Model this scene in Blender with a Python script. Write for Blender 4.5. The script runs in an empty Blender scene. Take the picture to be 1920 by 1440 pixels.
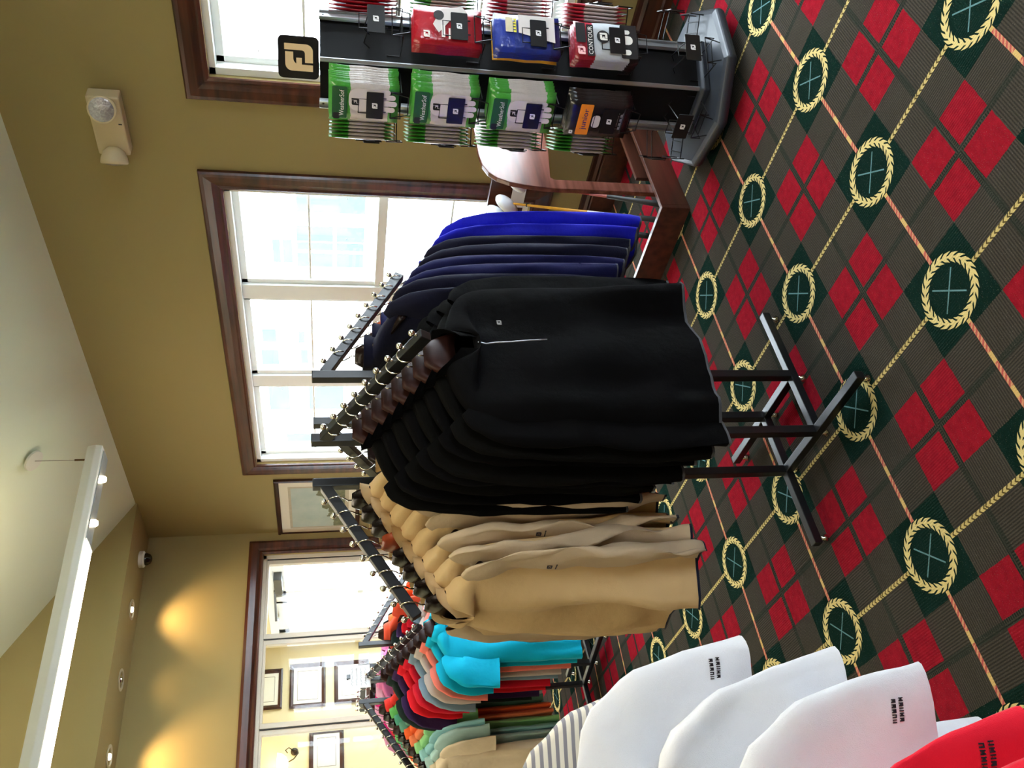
import bpy, bmesh, math, random
from mathutils import Vector, Matrix, noise
from mathutils.bvhtree import BVHTree
PI = math.pi
R = math.radians
COL = bpy.context.scene.collection
W, ZT, F, S, CS = 3.4915, 2.9016, 6.214, 5.69, 0.5942   # right wall x, wall top, far wall y, soffit y, vault slope

# ------------------------------------------------------------------ materials
def lin(c):
    return tuple(((v / 255) / 12.92 if v / 255 <= .04045 else ((v / 255 + .055) / 1.055) ** 2.4) for v in c) + (1,)
class NT:
    def __init__(s, name):
        s.m = bpy.data.materials.new(name); s.m.use_nodes = True
        s.t = s.m.node_tree; s.b = s.t.nodes['Principled BSDF']; s.o = s.t.nodes['Material Output']
    def n(s, k, **kw):
        nd = s.t.nodes.new(k)
        for a, b in kw.items(): setattr(nd, a, b)
        return nd
    def l(s, a, b): s.t.links.new(a, b)
    def put(s, sock, v):
        if hasattr(v, 'is_linked'): s.l(v, sock)
        else: sock.default_value = v
    def op(s, o, a, b=None, c=None):
        nd = s.n('ShaderNodeMath', operation=o); s.put(nd.inputs[0], a)
        if b is not None: s.put(nd.inputs[1], b)
        if c is not None: s.put(nd.inputs[2], c)
        return nd.outputs[0]
    def mix(s, f, a, b):
        nd = s.n('ShaderNodeMix', data_type='RGBA'); s.put(nd.inputs[0], f); s.put(nd.inputs[6], a); s.put(nd.inputs[7], b)
        return nd.outputs[2]
    def obj(s): return s.n('ShaderNodeTexCoord').outputs['Object']
    def noise(s, scale, vec=None, detail=3):
        nd = s.n('ShaderNodeTexNoise'); nd.inputs['Scale'].default_value = scale; nd.inputs['Detail'].default_value = detail
        s.l(vec if vec is not None else s.obj(), nd.inputs['Vector']); return nd.outputs['Fac']
    def bump(s, h, strength, dist=.002):
        b = s.n('ShaderNodeBump'); b.inputs['Strength'].default_value = strength; b.inputs['Distance'].default_value = dist
        s.l(h, b.inputs['Height']); s.l(b.outputs[0], s.b.inputs['Normal'])
    def set(s, **kw):
        for k, v in kw.items(): s.put(s.b.inputs[k.replace('_', ' ')], v)
MC = {}
def plain(name, c, rough=.5, metal=0., var=.12, scale=30, bump=.0, spec=.5):
    if name in MC: return MC[name]
    t = NT(name); c = lin(c); n = t.noise(scale)
    d = tuple(v * (1 - var) for v in c[:3]) + (1,); e = tuple(min(1, v * (1 + var)) for v in c[:3]) + (1,)
    t.set(Base_Color=t.mix(n, d, e), Roughness=rough, Metallic=metal); t.b.inputs['Specular IOR Level'].default_value = spec
    if bump: t.bump(n, bump)
    MC[name] = t.m; return t.m
def fabric(name, c, rough=.85, sheen=.2, weave=900, spec=.2, trans=0):
    if name in MC: return MC[name]
    t = NT(name); c = lin(c); o = t.obj(); n = t.noise(weave, o, 1); n2 = t.noise(9, o, 2)
    d = tuple(v * .9 for v in c[:3]) + (1,); e = tuple(min(1, v * 1.08) for v in c[:3]) + (1,)
    t.set(Base_Color=t.mix(n2, d, e), Roughness=rough)
    t.b.inputs['Sheen Weight'].default_value = sheen; t.b.inputs['Specular IOR Level'].default_value = spec
    t.b.inputs['Sheen Roughness'].default_value = .4
    n3 = t.noise(5, o, 6)
    h = t.op('ADD', t.op('ADD', t.op('MULTIPLY', n, .08), n2), t.op('MULTIPLY', n3, 2.2))
    t.bump(h, .6, .012)
    MC[name] = t.m; return t.m
def wood(name, c1, c2, rough=.35, axis=2, scale=22):
    if name in MC: return MC[name]
    t = NT(name); o = t.obj(); mp = t.n('ShaderNodeMapping'); t.l(o, mp.inputs[0])
    sc = [1, 1, 1]; sc[axis] = .08; mp.inputs['Scale'].default_value = sc
    n = t.noise(scale, mp.outputs[0], 6); n = t.op('MULTIPLY', t.op('SUBTRACT', n, .3), 2.2)
    t.set(Base_Color=t.mix(n, lin(c1), lin(c2)), Roughness=rough); t.b.inputs['Specular IOR Level'].default_value = .15 if name.startswith('hanger') else .5; t.bump(n, .15, .001)
    MC[name] = t.m; return t.m
def emit(name, c, s):
    if name in MC: return MC[name]
    t = NT(name); t.b.inputs['Emission Color'].default_value = lin(c); t.b.inputs['Emission Strength'].default_value = s
    MC[name] = t.m; return t.m
def glass(name, tint=(1, 1, 1), refl=.06):
    t = NT(name); tr = t.n('ShaderNodeBsdfTransparent'); tr.inputs[0].default_value = (*tint, 1)
    gl = t.n('ShaderNodeBsdfGlossy'); gl.inputs['Roughness'].default_value = .02
    fr = t.n('ShaderNodeLayerWeight'); fr.inputs[0].default_value = .5
    mx = t.n('ShaderNodeMixShader'); t.l(t.op('ADD', t.op('MULTIPLY', t.op('POWER', fr.outputs[1], 5), .6), refl * .35), mx.inputs[0]); t.l(tr.outputs[0], mx.inputs[1]); t.l(gl.outputs[0], mx.inputs[2])
    t.l(mx.outputs[0], t.o.inputs[0]); return t.m

def carpet():
    t = NT('carpet_argyle'); sx = t.n('ShaderNodeSeparateXYZ'); t.l(t.obj(), sx.inputs[0]); px, py = sx.outputs[0], sx.outputs[1]
    P = .4769; op = t.op
    X = op('DIVIDE', op('SUBTRACT', px, 2.232), .4743); Y = op('DIVIDE', op('SUBTRACT', py, 1.220), .4794)
    fu = op('SUBTRACT', X, op('ROUND', X)); fv = op('SUBTRACT', Y, op('ROUND', Y))
    au, av = op('ABSOLUTE', fu), op('ABSOLUTE', fv); cu, cv = op('SUBTRACT', .5, au), op('SUBTRACT', .5, av)
    lt = lambda a, b: op('LESS_THAN', a, b); gt = lambda a, b: op('GREATER_THAN', a, b); mul = lambda *a: a[0] if len(a) == 1 else op('MULTIPLY', a[0], mul(*a[1:]))
    wob = t.noise(60, None, 2); wobs = op('MULTIPLY', op('SUBTRACT', wob, .5), .010)
    green = mul(lt(au, op('ADD', .247, wobs)), lt(av, op('ADD', .247, wobs)))
    inred = mul(lt(cu, op('ADD', .252, wobs)), lt(cv, op('ADD', .252, wobs)))
    red = mul(inred, gt(cu, op('ADD', .021, wobs)), gt(cv, op('ADD', .021, wobs)))
    plaid = op('MAXIMUM', mul(gt(cu, .0), lt(cu, .02)), mul(gt(cv, .0), lt(cv, .02)))
    # ribs change direction from one small square to the next
    ribx = op('SINE', op('MULTIPLY', px, 2 * PI / .0072)); riby = op('SINE', op('MULTIPLY', py, 2 * PI / .0072))
    which = gt(fu, 0.); w2 = gt(fv, 0.); sel = op('ABSOLUTE', op('SUBTRACT', which, w2))
    rib = op('ADD', mul(ribx, sel), mul(riby, op('SUBTRACT', 1, sel)))
    rib = op('ADD', op('MULTIPLY', rib, .5), .5)
    base = t.mix(rib, lin((38, 38, 34)), lin((88, 80, 68)))
    alt = mul(gt(au, .25), lt(av, .25)); alt2 = mul(lt(au, .25), gt(av, .25)); alt = op('ADD', alt, alt2)
    base = t.mix(op('MULTIPLY', alt, .55), base, lin((62, 57, 52)))
    nz = t.noise(420, None, 2); fz = t.noise(5, None, 2)
    base = t.mix(op('MULTIPLY', plaid, .5), base, lin((30, 44, 38)))
    base = t.mix(green, base, lin((18, 40, 34)))
    base = t.mix(red, base, t.mix(t.noise(45, None, 4), lin((118, 18, 32)), lin((166, 30, 44))))
    r = op('SQRT', op('ADD', mul(fu, fu), mul(fv, fv))); r = op('MULTIPLY', r, P)
    th = op('ARCTAN2', fv, fu)
    # braided lines between the rings
    s1 = op('FRACT', op('MULTIPLY', op('ADD', fu, fv), P * 62)); s1b = op('GREATER_THAN', op('SINE', op('MULTIPLY', fu, 24)), .72)
    pink = t.mix(gt(s1, .5), lin((188, 92, 84)), lin((214, 150, 112))); pink = t.mix(s1b, pink, lin((214, 178, 112)))
    out = gt(r, .098)
    base = t.mix(mul(lt(av, .0125), out), base, pink)
    s2 = op('FRACT', op('MULTIPLY', op('ADD', fv, au), P * 64))
    base = t.mix(mul(lt(au, .0135), out), base, t.mix(gt(s2, .34), lin((92, 78, 44)), lin((204, 180, 116))))
    # wreath of leaves
    dr = op('SUBTRACT', r, .0835); adr = op('ABSOLUTE', dr)
    ph = op('FRACT', op('ADD', op('MULTIPLY', th, 24 / (2 * PI)), op('MULTIPLY', adr, 55)))
    leaf = mul(lt(adr, op('SUBTRACT', .0145, op('MULTIPLY', ph, .006))), op('MAXIMUM', lt(ph, .66), lt(adr, .0028)))
    base = t.mix(leaf, base, lin((224, 200, 134)))
    d1 = op('ABSOLUTE', op('ADD', fu, fv)); d2 = op('ABSOLUTE', op('SUBTRACT', fu, fv))
    cr = mul(op('MAXIMUM', lt(d1, .006), lt(d2, .006)), lt(r, .058))
    base = t.mix(cr, base, lin((104, 140, 142)))
    base = t.mix(op('MULTIPLY', nz, .7), base, t.mix(.6, base, lin((14, 14, 13)))); base = t.mix(op('MULTIPLY', op('GREATER_THAN', nz, .68), .35), base, lin((150, 140, 126)))
    t.set(Base_Color=base, Roughness=.97); t.b.inputs['Specular IOR Level'].default_value = .05
    t.b.inputs['Specular IOR Level'].default_value = .0
    t.bump(op('ADD', nz, op('MULTIPLY', rib, .4)), .5, .002); return t.m

# ------------------------------------------------------------------ mesh builder
class MB:
    def __init__(s): s.bm = bmesh.new()
    def v(s, p): return s.bm.verts.new(p)
    def box(s, a, b, M=None):
        x0, y0, z0 = a; x1, y1, z1 = b
        vs = [s.v(M @ Vector(p) if M else p) for p in [(x0, y0, z0), (x1, y0, z0), (x1, y1, z0), (x0, y1, z0), (x0, y0, z1), (x1, y0, z1), (x1, y1, z1), (x0, y1, z1)]]
        for f in [(0, 3, 2, 1), (4, 5, 6, 7), (0, 1, 5, 4), (1, 2, 6, 5), (2, 3, 7, 6), (3, 0, 4, 7)]: s.bm.faces.new([vs[i] for i in f])
        return s
    def bar(s, p, q, w, h, up=(0, 0, 1)):
        p, q = Vector(p), Vector(q); d = (q - p); L = d.length; d.normalize(); u = Vector(up)
        if abs(d.dot(u)) > .99: u = Vector((0, 1, 0))
        x = d.cross(u).normalized(); y = x.cross(d)
        M = Matrix((( x.x, y.x, d.x, p.x), (x.y, y.y, d.y, p.y), (x.z, y.z, d.z, p.z), (0, 0, 0, 1)))
        return s.box((-w / 2, -h / 2, 0), (w / 2, h / 2, L), M)
    def loft(s, rings, closed=True, cap0=False, cap1=False):
        vr = [[s.v(p) for p in r] for r in rings]; n = len(vr[0])
        for a, b in zip(vr, vr[1:]):
            for i in range(n if closed else n - 1):
                j = (i + 1) % n
                try: s.bm.faces.new((a[i], a[j], b[j], b[i]))
                except ValueError: pass
        if cap0: s.bm.faces.new(list(reversed(vr[0])))
        if cap1: s.bm.faces.new(vr[-1])
        return s
    def tube(s, pts, r, n=8, cap=True):
        pts = [Vector(p) for p in pts]; rings = []; prev = None
        for i, p in enumerate(pts):
            d = (pts[min(i + 1, len(pts) - 1)] - pts[max(i - 1, 0)]).normalized()
            if prev is None:
                a = Vector((0, 0, 1)) if abs(d.z) < .9 else Vector((1, 0, 0)); x = d.cross(a).normalized()
            else: x = (prev - d * prev.dot(d)).normalized()
            prev = x; y = d.cross(x); rr = r[i] if isinstance(r, (list, tuple)) else r
            rings.append([p + x * rr * math.cos(2 * PI * k / n) + y * rr * math.sin(2 * PI * k / n) for k in range(n)])
        return s.loft(rings, True, cap, cap)
    def lathe(s, prof, n=24, M=None, cap=True):
        rings = [[(M or Matrix()) @ Vector((r * math.cos(2 * PI * k / n), r * math.sin(2 * PI * k / n), z)) for k in range(n)] for r, z in prof]
        return s.loft(rings, True, cap, cap)
    def ball(s, c, r, n=12, sc=(1, 1, 1)):
        c = Vector(c); prof = [(math.sin(PI * (i + .02) / (n * 1.0 + .04)) * r, -math.cos(PI * (i + .02) / (n + .04)) * r) for i in range(n + 1)]
        return s.lathe(prof, n + 4, Matrix.Translation(c) @ Matrix.Diagonal((*sc, 1)))
    def prism(s, poly, d, M=None):
        M = M or Matrix(); a = [s.v(M @ Vector((x, y, 0))) for x, y in poly]; b = [s.v(M @ Vector((x, y, d))) for x, y in poly]; n = len(poly)
        s.bm.faces.new(list(reversed(a))); s.bm.faces.new(b)
        for i in range(n): s.bm.faces.new((a[i], a[(i + 1) % n], b[(i + 1) % n], b[i]))
        return s
    def build(s, name, mat, parent=None, loc=None, smooth=False, rot=None, bevel=0):
        bmesh.ops.recalc_face_normals(s.bm, faces=s.bm.faces)
        me = bpy.data.meshes.new(name); s.bm.to_mesh(me); s.bm.free()
        if smooth:
            for p in me.polygons: p.use_smooth = True
        for m in (mat if isinstance(mat, (list, tuple)) else [mat]): me.materials.append(m)
        o = bpy.data.objects.new(name, me); COL.objects.link(o)
        if parent: o.parent = parent
        if loc is not None: o.location = loc
        if rot is not None: o.rotation_euler = rot
        if bevel:
            b = o.modifiers.new('bevel', 'BEVEL'); b.width = bevel; b.segments = 2; b.limit_method = 'ANGLE'
        return o
def thing(name, label, cat, loc=(0, 0, 0), rz=0, group=None):
    o = bpy.data.objects.new(name, None); COL.objects.link(o); o.location = loc; o.rotation_euler = (0, 0, rz); o.empty_display_size = .05
    return tag(o, label, cat, group)
def tag(o, label, cat, group=None):
    o['label'] = label; o['category'] = cat
    if group: o['group'] = group
    return o
def struct(o): o['kind'] = 'structure'; return o
def copy_tree(o, parent=None):
    c = o.copy(); COL.objects.link(c); c.parent = parent
    for ch in list(o.children): copy_tree(ch, c)
    return c
def frame_of(origin, right, up):
    r, u = Vector(right).normalized(), Vector(up).normalized(); n = r.cross(u); o = Vector(origin)
    return Matrix(((r.x, u.x, n.x, o.x), (r.y, u.y, n.y, o.y), (r.z, u.z, n.z, o.z), (0, 0, 0, 1)))
def arc(cx, cy, r, a0, a1, n=6): return [(cx + r * math.cos(R(a0 + (a1 - a0) * i / n)), cy + r * math.sin(R(a0 + (a1 - a0) * i / n))) for i in range(n + 1)]
def fj(mb, M, w, h, d=.001):      # the two-letter emblem
    A = [(0, 0), (0, .74)] + arc(.24, .73, .24, 180, 90) + [(.70, .97), (.70, .69), (.45, .69)] + arc(.45, .49, .2, 90, 150, 4) + [(.25, .585), (.49, .585), (.49, .39), (.25, .39), (.24, 0)]
    B = [(1, 1), (.77, 1), (.77, .38), (.74, .31), (.67, .28), (.32, .28), (.32, 0), (.74, 0)] + arc(.75, .25, .25, -90, 0)
    for P in (A, B): mb.prism([(x * w, y * h) for x, y in P], d, M)
    return mb
def rrect(w, h, r, n=4):
    return arc(w - r, h - r, r, 0, 90, n) + arc(r, h - r, r, 90, 180, n) + arc(r, r, r, 180, 270, n) + arc(w - r, r, r, 270, 360, n)
def text_on(mb, s, M, height, width=None, d=.0006):
    cu = bpy.data.curves.new('t', 'FONT'); cu.body = s; cu.size = 1; cu.resolution_u = 2
    o = bpy.data.objects.new('t', cu); COL.objects.link(o); dg = bpy.context.evaluated_depsgraph_get(); me = bpy.data.meshes.new_from_object(o.evaluated_get(dg))
    bpy.data.objects.remove(o)
    xs = [v.co.x for v in me.vertices]; ys = [v.co.y for v in me.vertices]; x0, y0 = min(xs), min(ys)
    sy = height / (max(ys) - y0); sx = (width / (max(xs) - x0)) if width else sy
    vs = [mb.v(M @ Vector(((v.co.x - x0) * sx, (v.co.y - y0) * sy, d))) for v in me.vertices]
    for p in me.polygons:
        try: mb.bm.faces.new([vs[i] for i in p.vertices])
        except ValueError: pass
    bpy.data.meshes.remove(me); return mb
ORD = ['outermost', 'second', 'third', 'fourth', 'fifth', 'sixth', 'seventh', 'eighth', 'ninth', 'tenth', 'eleventh', 'twelfth']

# ------------------------------------------------------------------ common materials
m_wall = plain('wall_paint_olive', (149, 132, 83), .8, var=.03, scale=3, bump=.02)
m_ceil = plain('ceiling_paint', (214, 221, 196), .85, var=.02, scale=3)
m_trim = wood('dark_mahogany_trim', (44, 20, 12), (92, 48, 32), .28, 1, 30)
m_trimz = wood('dark_mahogany_trim_upright', (44, 20, 12), (92, 48, 32), .28, 2, 30)
m_trimx = wood('dark_mahogany_trim_cross', (44, 20, 12), (92, 48, 32), .28, 0, 30)
m_vinyl = plain('white_window_vinyl', (243, 247, 244), .35, var=.02)
m_black = plain('black_powder_coat', (14, 15, 17), .33, var=.1, scale=80)
m_chrome = plain('chrome', (220, 216, 205), .12, 1.0, .02)
m_glass = glass('clear_window_glass')

# ------------------------------------------------------------------ room shell
o = MB().box((-3.6, -3, -.06), (W, F, 0)).build('floor', carpet()); struct(o)
T = .2
mb = MB()
y1a, y1b, y2a, y2b, zb, zt = -.30, 2.125, 2.735, 5.205, .43, 2.012      # the two window openings
mb.box((W, -3, -.06), (W + T, F + T, zb))  .box((W, -3, zt), (W + T, F + T, ZT + .3))
for a, b in ((-3, y1a), (y1b, y2a), (y2b, F + T)): mb.box((W, a, zb), (W + T, b, zt))
struct(mb.build('wall_right', m_wall))
# far wall with the wide glazed opening
DX1, DZ = 3.295, 2.018
mb = MB().box((DX1, F, 0), (W, F + .16, ZT)).box((-3.6, F, DZ), (DX1, F + .16, ZT)).box((-3.6, F, 0), (-1.3, F + .16, DZ))
struct(mb.build('wall_far', m_wall))
XR, ZR = -.75, ZT + CS * (W + .75)
mb = MB(); mb.loft([[(W + .02, -3, ZT), (XR, -3, ZR), (-3.62, -3, ZR - CS * (XR + 3.62))], [(W + .02, S + .03, ZT), (XR, S + .03, ZR), (-3.62, S + .03, ZR - CS * (XR + 3.62))]], False)
mb.loft([[(W + .02, -3, ZT + .1), (XR, -3, ZR + .1), (-3.62, -3, ZR - CS * (XR + 3.62) + .1)], [(W + .02, S + .03, ZT + .1), (XR, S + .03, ZR + .1), (-3.62, S, ZR - CS * (XR + 3.62) + .1)]], False)
struct(mb.build('ceiling', m_ceil))
mb = MB().box((-3.6, S + .04, ZT), (W, F, ZT + .04)); mb.prism([(W, ZT), (W, ZT + .06), (XR, ZR + .08), (-3.6, ZR - CS * (XR + 3.6) + .06), (-3.6, ZT)], .04, Matrix(((1, 0, 0, 0), (0, 0, -1, S + .04), (0, 1, 0, 0), (0, 0, 0, 1))))
struct(mb.build('ceiling_soffit', m_wall))
NX0, NX1, NZ0, NZ1 = .4, 2.0, .9, 2.1; MN = Matrix(((1, 0, 0, 0), (0, 0, -1, -3), (0, 1, 0, 0), (0, 0, 0, 1)))
mb = MB(); mb.prism([(W, NZ1), (W, ZT), (XR, ZR), (-3.6, ZR - CS * (XR + 3.6)), (-3.6, NZ1)], .1, MN).box((-3.6, -3.1, -.06), (W, -3, NZ0)).box((-3.6, -3.1, NZ0), (NX0, -3, NZ1)).box((NX1, -3.1, NZ0), (W, -3, NZ1))
root = bpy.data.objects.new('window_4', None); COL.objects.link(root); struct(root); f = MB()  # added window, out of view, letting in fill daylight from behind the camera
for i in range(4): xx = NX0 + (NX1 - NX0) * i / 3; f.box((xx - .03, -3.07, NZ0), (xx + .03, -3.02, NZ1))
f.box((NX0, -3.07, NZ0), (NX1, -3.02, NZ0 + .05)).box((NX0, -3.07, NZ1 - .05), (NX1, -3.02, NZ1)); f.build('window_frame', m_vinyl, root)
MB().box((NX0, -3.05, NZ0 + .02), (NX1, -3.045, NZ1 - .02)).build('window_pane', m_glass, root)
struct(mb.build('wall_near', m_wall))
ZL = ZR - CS * (XR + 3.6); mb = MB()
mb.box((-3.7, -3.1, -.06), (-3.6, F + .16, ZL + .05)); struct(mb.build('wall_left', m_wall))

def profile_casing(name, y0, y1, z0, z1, x, wd=.108, deep=.028):
    """mitred moulded frame around an opening in the right wall (profile stepped like cut wood)"""
    prof = [(0, 0), (0, .012), (.012, .018), (.022, .012), (.034, .016), (.05, deep * .8), (.085, deep), (.1, deep), (wd, .018), (wd, 0)]
    mb = MB(); rings = []
    for (cy, sy, cz, sz) in ((y0, -1, z0, -1), (y1, 1, z0, -1), (y1, 1, z1, 1), (y0, -1, z1, 1), (y0, -1, z0, -1)):
        rings.append([(x - t, cy + sy * w, cz + sz * w) for w, t in prof])
    mb.loft(rings, False); return struct(mb.build(name, m_trim))
profile_casing('trim_1', y1a, y1b, zb, zt, W)
profile_casing('trim_2', y2a, y2b, zb, zt, W)
def window(n, y0, y1, posts):
    root = thing('window_%d' % n, 'x', 'x'); del root['label']; del root['category']; struct(root)
    f = MB(); a, b = W + .02, W + .15
    f.box((a, y0, zb), (b, y0 + .035, zt)).box((a, y1 - .035, zb), (b, y1, zt)).box((a, y0, zt - .03), (b, y1, zt)).box((a, y0, zb), (b, y1, zb + .035))
    f.build('window_frame', m_vinyl, root, bevel=.002)
    edges = [y0 + .035] + [v for p in posts for v in p] + [y1 - .035]
    for i, p in enumerate(posts): MB().box((a + .03, p[0], zb + .035), (b, p[1], zt - .03)).build('mullion', m_vinyl, root, bevel=.003)
    for i in range(0, len(edges), 2):
        e0, e1 = edges[i], edges[i + 1]; s = MB(); c, d = W + .07, W + .105
        s.box((c, e0, zb + .035), (d, e0 + .03, zt - .03)).box((c, e1 - .03, zb + .035), (d, e1, zt - .03)).box((c, e0, zt - .065), (d, e1, zt - .03)).box((c, e0, zb + .035), (d, e1, zb + .08))
        s.box((c - .01, e0, 1.185), (d + .01, e1, 1.235))
        for zz in (1.60, .83): s.box((c + .012, e0 + .03, zz - .006), (d - .012, e1 - .03, zz + .006))
        s.build('sash', m_vinyl, root, bevel=.002)
        MB().box((W + .085, e0 + .02, zb + .05), (W + .09, e1 - .02, zt - .04)).build('window_pane', m_glass, root)
        sp = MB()
        for zz in (.6, 1.0, 1.4, 1.8):
            for yy in (e0 + .06, (e0 + e1) / 2, e1 - .06): sp.ball((W + .078, yy, zz), .004, 4)
        sp.build('pane_pin', plain('grey_pin', (130, 130, 124), .5), root)
    return root
window(1, y1a, y1b, [(.44, .55), (1.27, 1.38)])
window(2, y2a, y2b, [(3.45, 3.56), (4.26, 4.37)])
def baseboard(name, pts, m):
    prof = [(0, 0), (.02, 0), (.02, .035), (.016, .045), (.016, .105), (.022, .115), (.012, .13), (.010, .15), (0, .155)]
    mb = MB(); rings = []
    for (x, y, nx, ny) in pts: rings.append([(x + nx * t, y + ny * t, z) for t, z in prof])
    mb.loft(rings, False); struct(mb.build(name, m))
baseboard('baseboard_right', [(W, -3, -1, 0), (W, F, -1, 0)], m_trim)
baseboard('baseboard_far', [(-3.6, F, 0, -1), (-1.42, F, 0, -1)], m_trimx)

# glazed screen in the far wall
mb = MB(); prof = [(0, 0), (0, .014), (.012, .02), (.03, .012), (.045, .024), (.09, .03), (.112, .02), (.112, 0)]
rings = []
for (cx, sx, cz, sz) in ((DX1, 1, 0, 0), (DX1, 1, DZ, 1), (-1.3, -1, DZ, 1), (-1.3, -1, 0, 0)): rings.append([(cx + sx * w, F - t, cz + sz * w) for w, t in prof])
mb.loft(rings, False); struct(mb.build('trim_3', m_trimx))
door = bpy.data.objects.new('door_1', None); COL.objects.link(door); struct(door)
m_alu = plain('cream_door_frame', (214, 206, 188), .4, var=.03)
stiles = [DX1 - .0, 2.60, 1.94, 1.26, .6, -.05, -.68, -1.3]
f = MB().box((-1.3, F + .02, DZ - .025), (DX1, F + .09, DZ)).box((DX1 - .03, F + .02, 0), (DX1, F + .09, DZ)); f.build('door_frame', m_alu, door)
for i in range(len(stiles) - 1):
    a, b = stiles[i], stiles[i + 1]; f = MB()
    a2 = a - .03 if i == 0 else a; 
    f.box((a2 - .042, F + .035, .0), (a2 - .004, F + .075, DZ - .025)).box((b + .004, F + .035, .0), (b + .042, F + .075, DZ - .025))
    f.box((b + .04, F + .035, DZ - .045), (a2 - .04, F + .075, DZ - .025)).box((b + .04, F + .035, 0), (a2 - .04, F + .075, .16)); f.build('door_leaf', m_alu, door, bevel=.003)
    MB().box((a2 - .008, F + .03, 0), (a2, F + .08, DZ - .03)).build('weather_strip', plain('black_rubber', (20, 19, 18), .6), door)
    MB().box((b + .04, F + .052, .15), (a2 - .04, F + .058, DZ - .04)).build('glass_pane', m_glass, door)

# room beyond the glazed screen
YB = 8.62
m_wall2 = plain('wall_paint_cream', (214, 200, 156), .8, var=.03, scale=3)
mb = MB().box((-4, YB, -.06), (3.7, YB + .1, 2.9)); struct(mb.build('wall_back', m_wall2))
mb = MB().box((W, F + .16 + .04, 0), (W + .12, 6.62, 2.8)).box((W, 8.42, 0), (W + .12, YB, 2.8)).box((W, 6.62, 2.08), (W + .12, 8.42, 2.8)); struct(mb.build('wall_side', m_wall2))
struct(MB().box((-4, F + .16, 2.78), (3.7, YB, 2.86)).build('ceiling_back', m_wall2))
struct(MB().box((-4, F, -.06), (3.7, YB, -.001)).build('floor_back', plain('tan_tile', (150, 128, 100), .5)))
d2 = bpy.data.objects.new('door_2', None); COL.objects.link(d2); struct(d2)
f = MB()
for a, b, z0, z1 in ((6.62, 6.7, 0, 2.08), (8.34, 8.42, 0, 2.08), (6.62, 8.42, 2.0, 2.08), (7.47, 7.57, 0, 2.0)): f.box((W + .02, a, z0), (W + .1, b, z1))
f.build('door_frame', m_vinyl, d2)
f = MB()
for a, b in ((6.7, 7.47), (7.57, 8.34)): f.box((W + .04, a, 0), (W + .08, a + .08, 2.0)).box((W + .04, b - .08, 0), (W + .08, b, 2.0)).box((W + .04, a, 1.9), (W + .08, b, 2.0)).box((W + .04, a, 0), (W + .08, b, .2))
f.build('door_leaf', m_vinyl, d2)
MB().box((W + .058, 6.72, .1), (W + .062, 8.3, 1.95)).build('glass_pane', m_glass, d2)
MB().box((W - .04, 7.0, 1.92), (W + .04, 7.3, 1.99)).bar((W - .02, 7.25, 1.99), (W - .15, 7.6, 1.99), .02, .02).bar((W - .15, 7.6, 1.99), (W + .02, 7.95, 1.99), .02, .02).build('door_closer', plain('grey_closer', (90, 92, 92), .4, .6), d2)

def picture(name, label, x, y, z, w, h, facing, frame_m, art, fw=.035, mat_c=(216, 208, 186)):
    """facing 'x-' : on the right wall; 'y-' : on a wall facing the shop"""
    M = frame_of((x, y, z), (0, -1, 0), (0, 0, 1)) if facing == 'x-' else frame_of((x, y, z), (1, 0, 0), (0, 0, 1))
    t = thing(name, label, 'picture'); t.matrix_world = M
    mb = MB(); prof = [(0, 0), (0, .02), (fw * .4, .026), (fw * .8, .016), (fw, .012), (fw, 0)]; rings = []
    for cx, sx, cy, sy in ((0, 1, 0, 1), (w, -1, 0, 1), (w, -1, h, -1), (0, 1, h, -1), (0, 1, 0, 1)): rings.append([(cx + sx * a, cy + sy * a, b) for a, b in prof])
    mb.loft(rings, False); mb.build('frame', frame_m, t)
    MB().box((fw * .8, fw * .8, .001), (w - fw * .8, h - fw * .8, .007)).build('mat_board', plain('mat_board_%d' % sum(mat_c), mat_c, .7, var=.02), t)
    art(t, w, h, fw)
    return t
def art_landscape(t, w, h, fw):
    i = fw + .085
    MB().box((i - .02, i - .03, .007), (w - i + .02, h - i + .02, .0078)).build('print_border', plain('print_border', (180, 168, 140), .7), t)
    m = NT('landscape_print'); sx = m.n('ShaderNodeSeparateXYZ'); o = m.obj(); m.l(o, sx.inputs[0]); n = m.noise(9, o, 5)
    hgt = m.op('ADD', m.op('MULTIPLY', n, .22), m.op('MULTIPLY', sx.outputs[0], -.25)); up = m.op('GREATER_THAN', m.op('ADD', sx.outputs[1], hgt), .27)
    n2 = m.noise(30, o, 5)
    m.set(Base_Color=m.mix(up, m.mix(n2, lin((30, 44, 26)), lin((140, 140, 100))), m.mix(n, lin((150, 168, 160)), lin((190, 196, 180)))), Roughness=.6)
    MB().box((i, i, .0079), (w - i, h - i, .0088)).build('print', m.m, t)
def art_document(t, w, h, fw):
    i = fw + .035
    mb = MB(); mb.box((i, i, .0071), (w - i, i + .004, .008)).box((i, h - i - .004, .0071), (w - i, h - i, .008)).box((i, i, .0071), (i + .004, h - i, .008)).box((w - i - .004, i, .0071), (w - i, h - i, .008))
    mb.build('ruled_border', plain('ruled_border', (120, 112, 90), .7), t)
m_fr = wood('dark_frame', (30, 14, 8), (70, 34, 22), .3, 0, 40)
picture('framed_picture', 'dark framed landscape print on the wall between the window and the glazed screen', W - .001, 6.24, 1.26, .825, .65, 'x-', m_fr, art_landscape)
for i, (x, z, w, h, lb) in enumerate([(2.86, 1.97, .40, .33, 'topmost of three dark framed certificates in a column beyond the glazed screen'), (2.85, 1.545, .445, .355, 'middle of three dark framed certificates in a column beyond the glazed screen'),
                            (2.86, 1.10, .43, .36, 'lowest of three dark framed certificates, partly behind the paper sign'), (2.20, 1.372, .42, .33, 'dark framed certificate right of the wall sconce beyond the glazed screen')]):
    picture('framed_certificate', lb, x, YB - .002, z, w, h, 'y-', m_fr, art_document, .04, (236, 236, 222))
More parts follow.
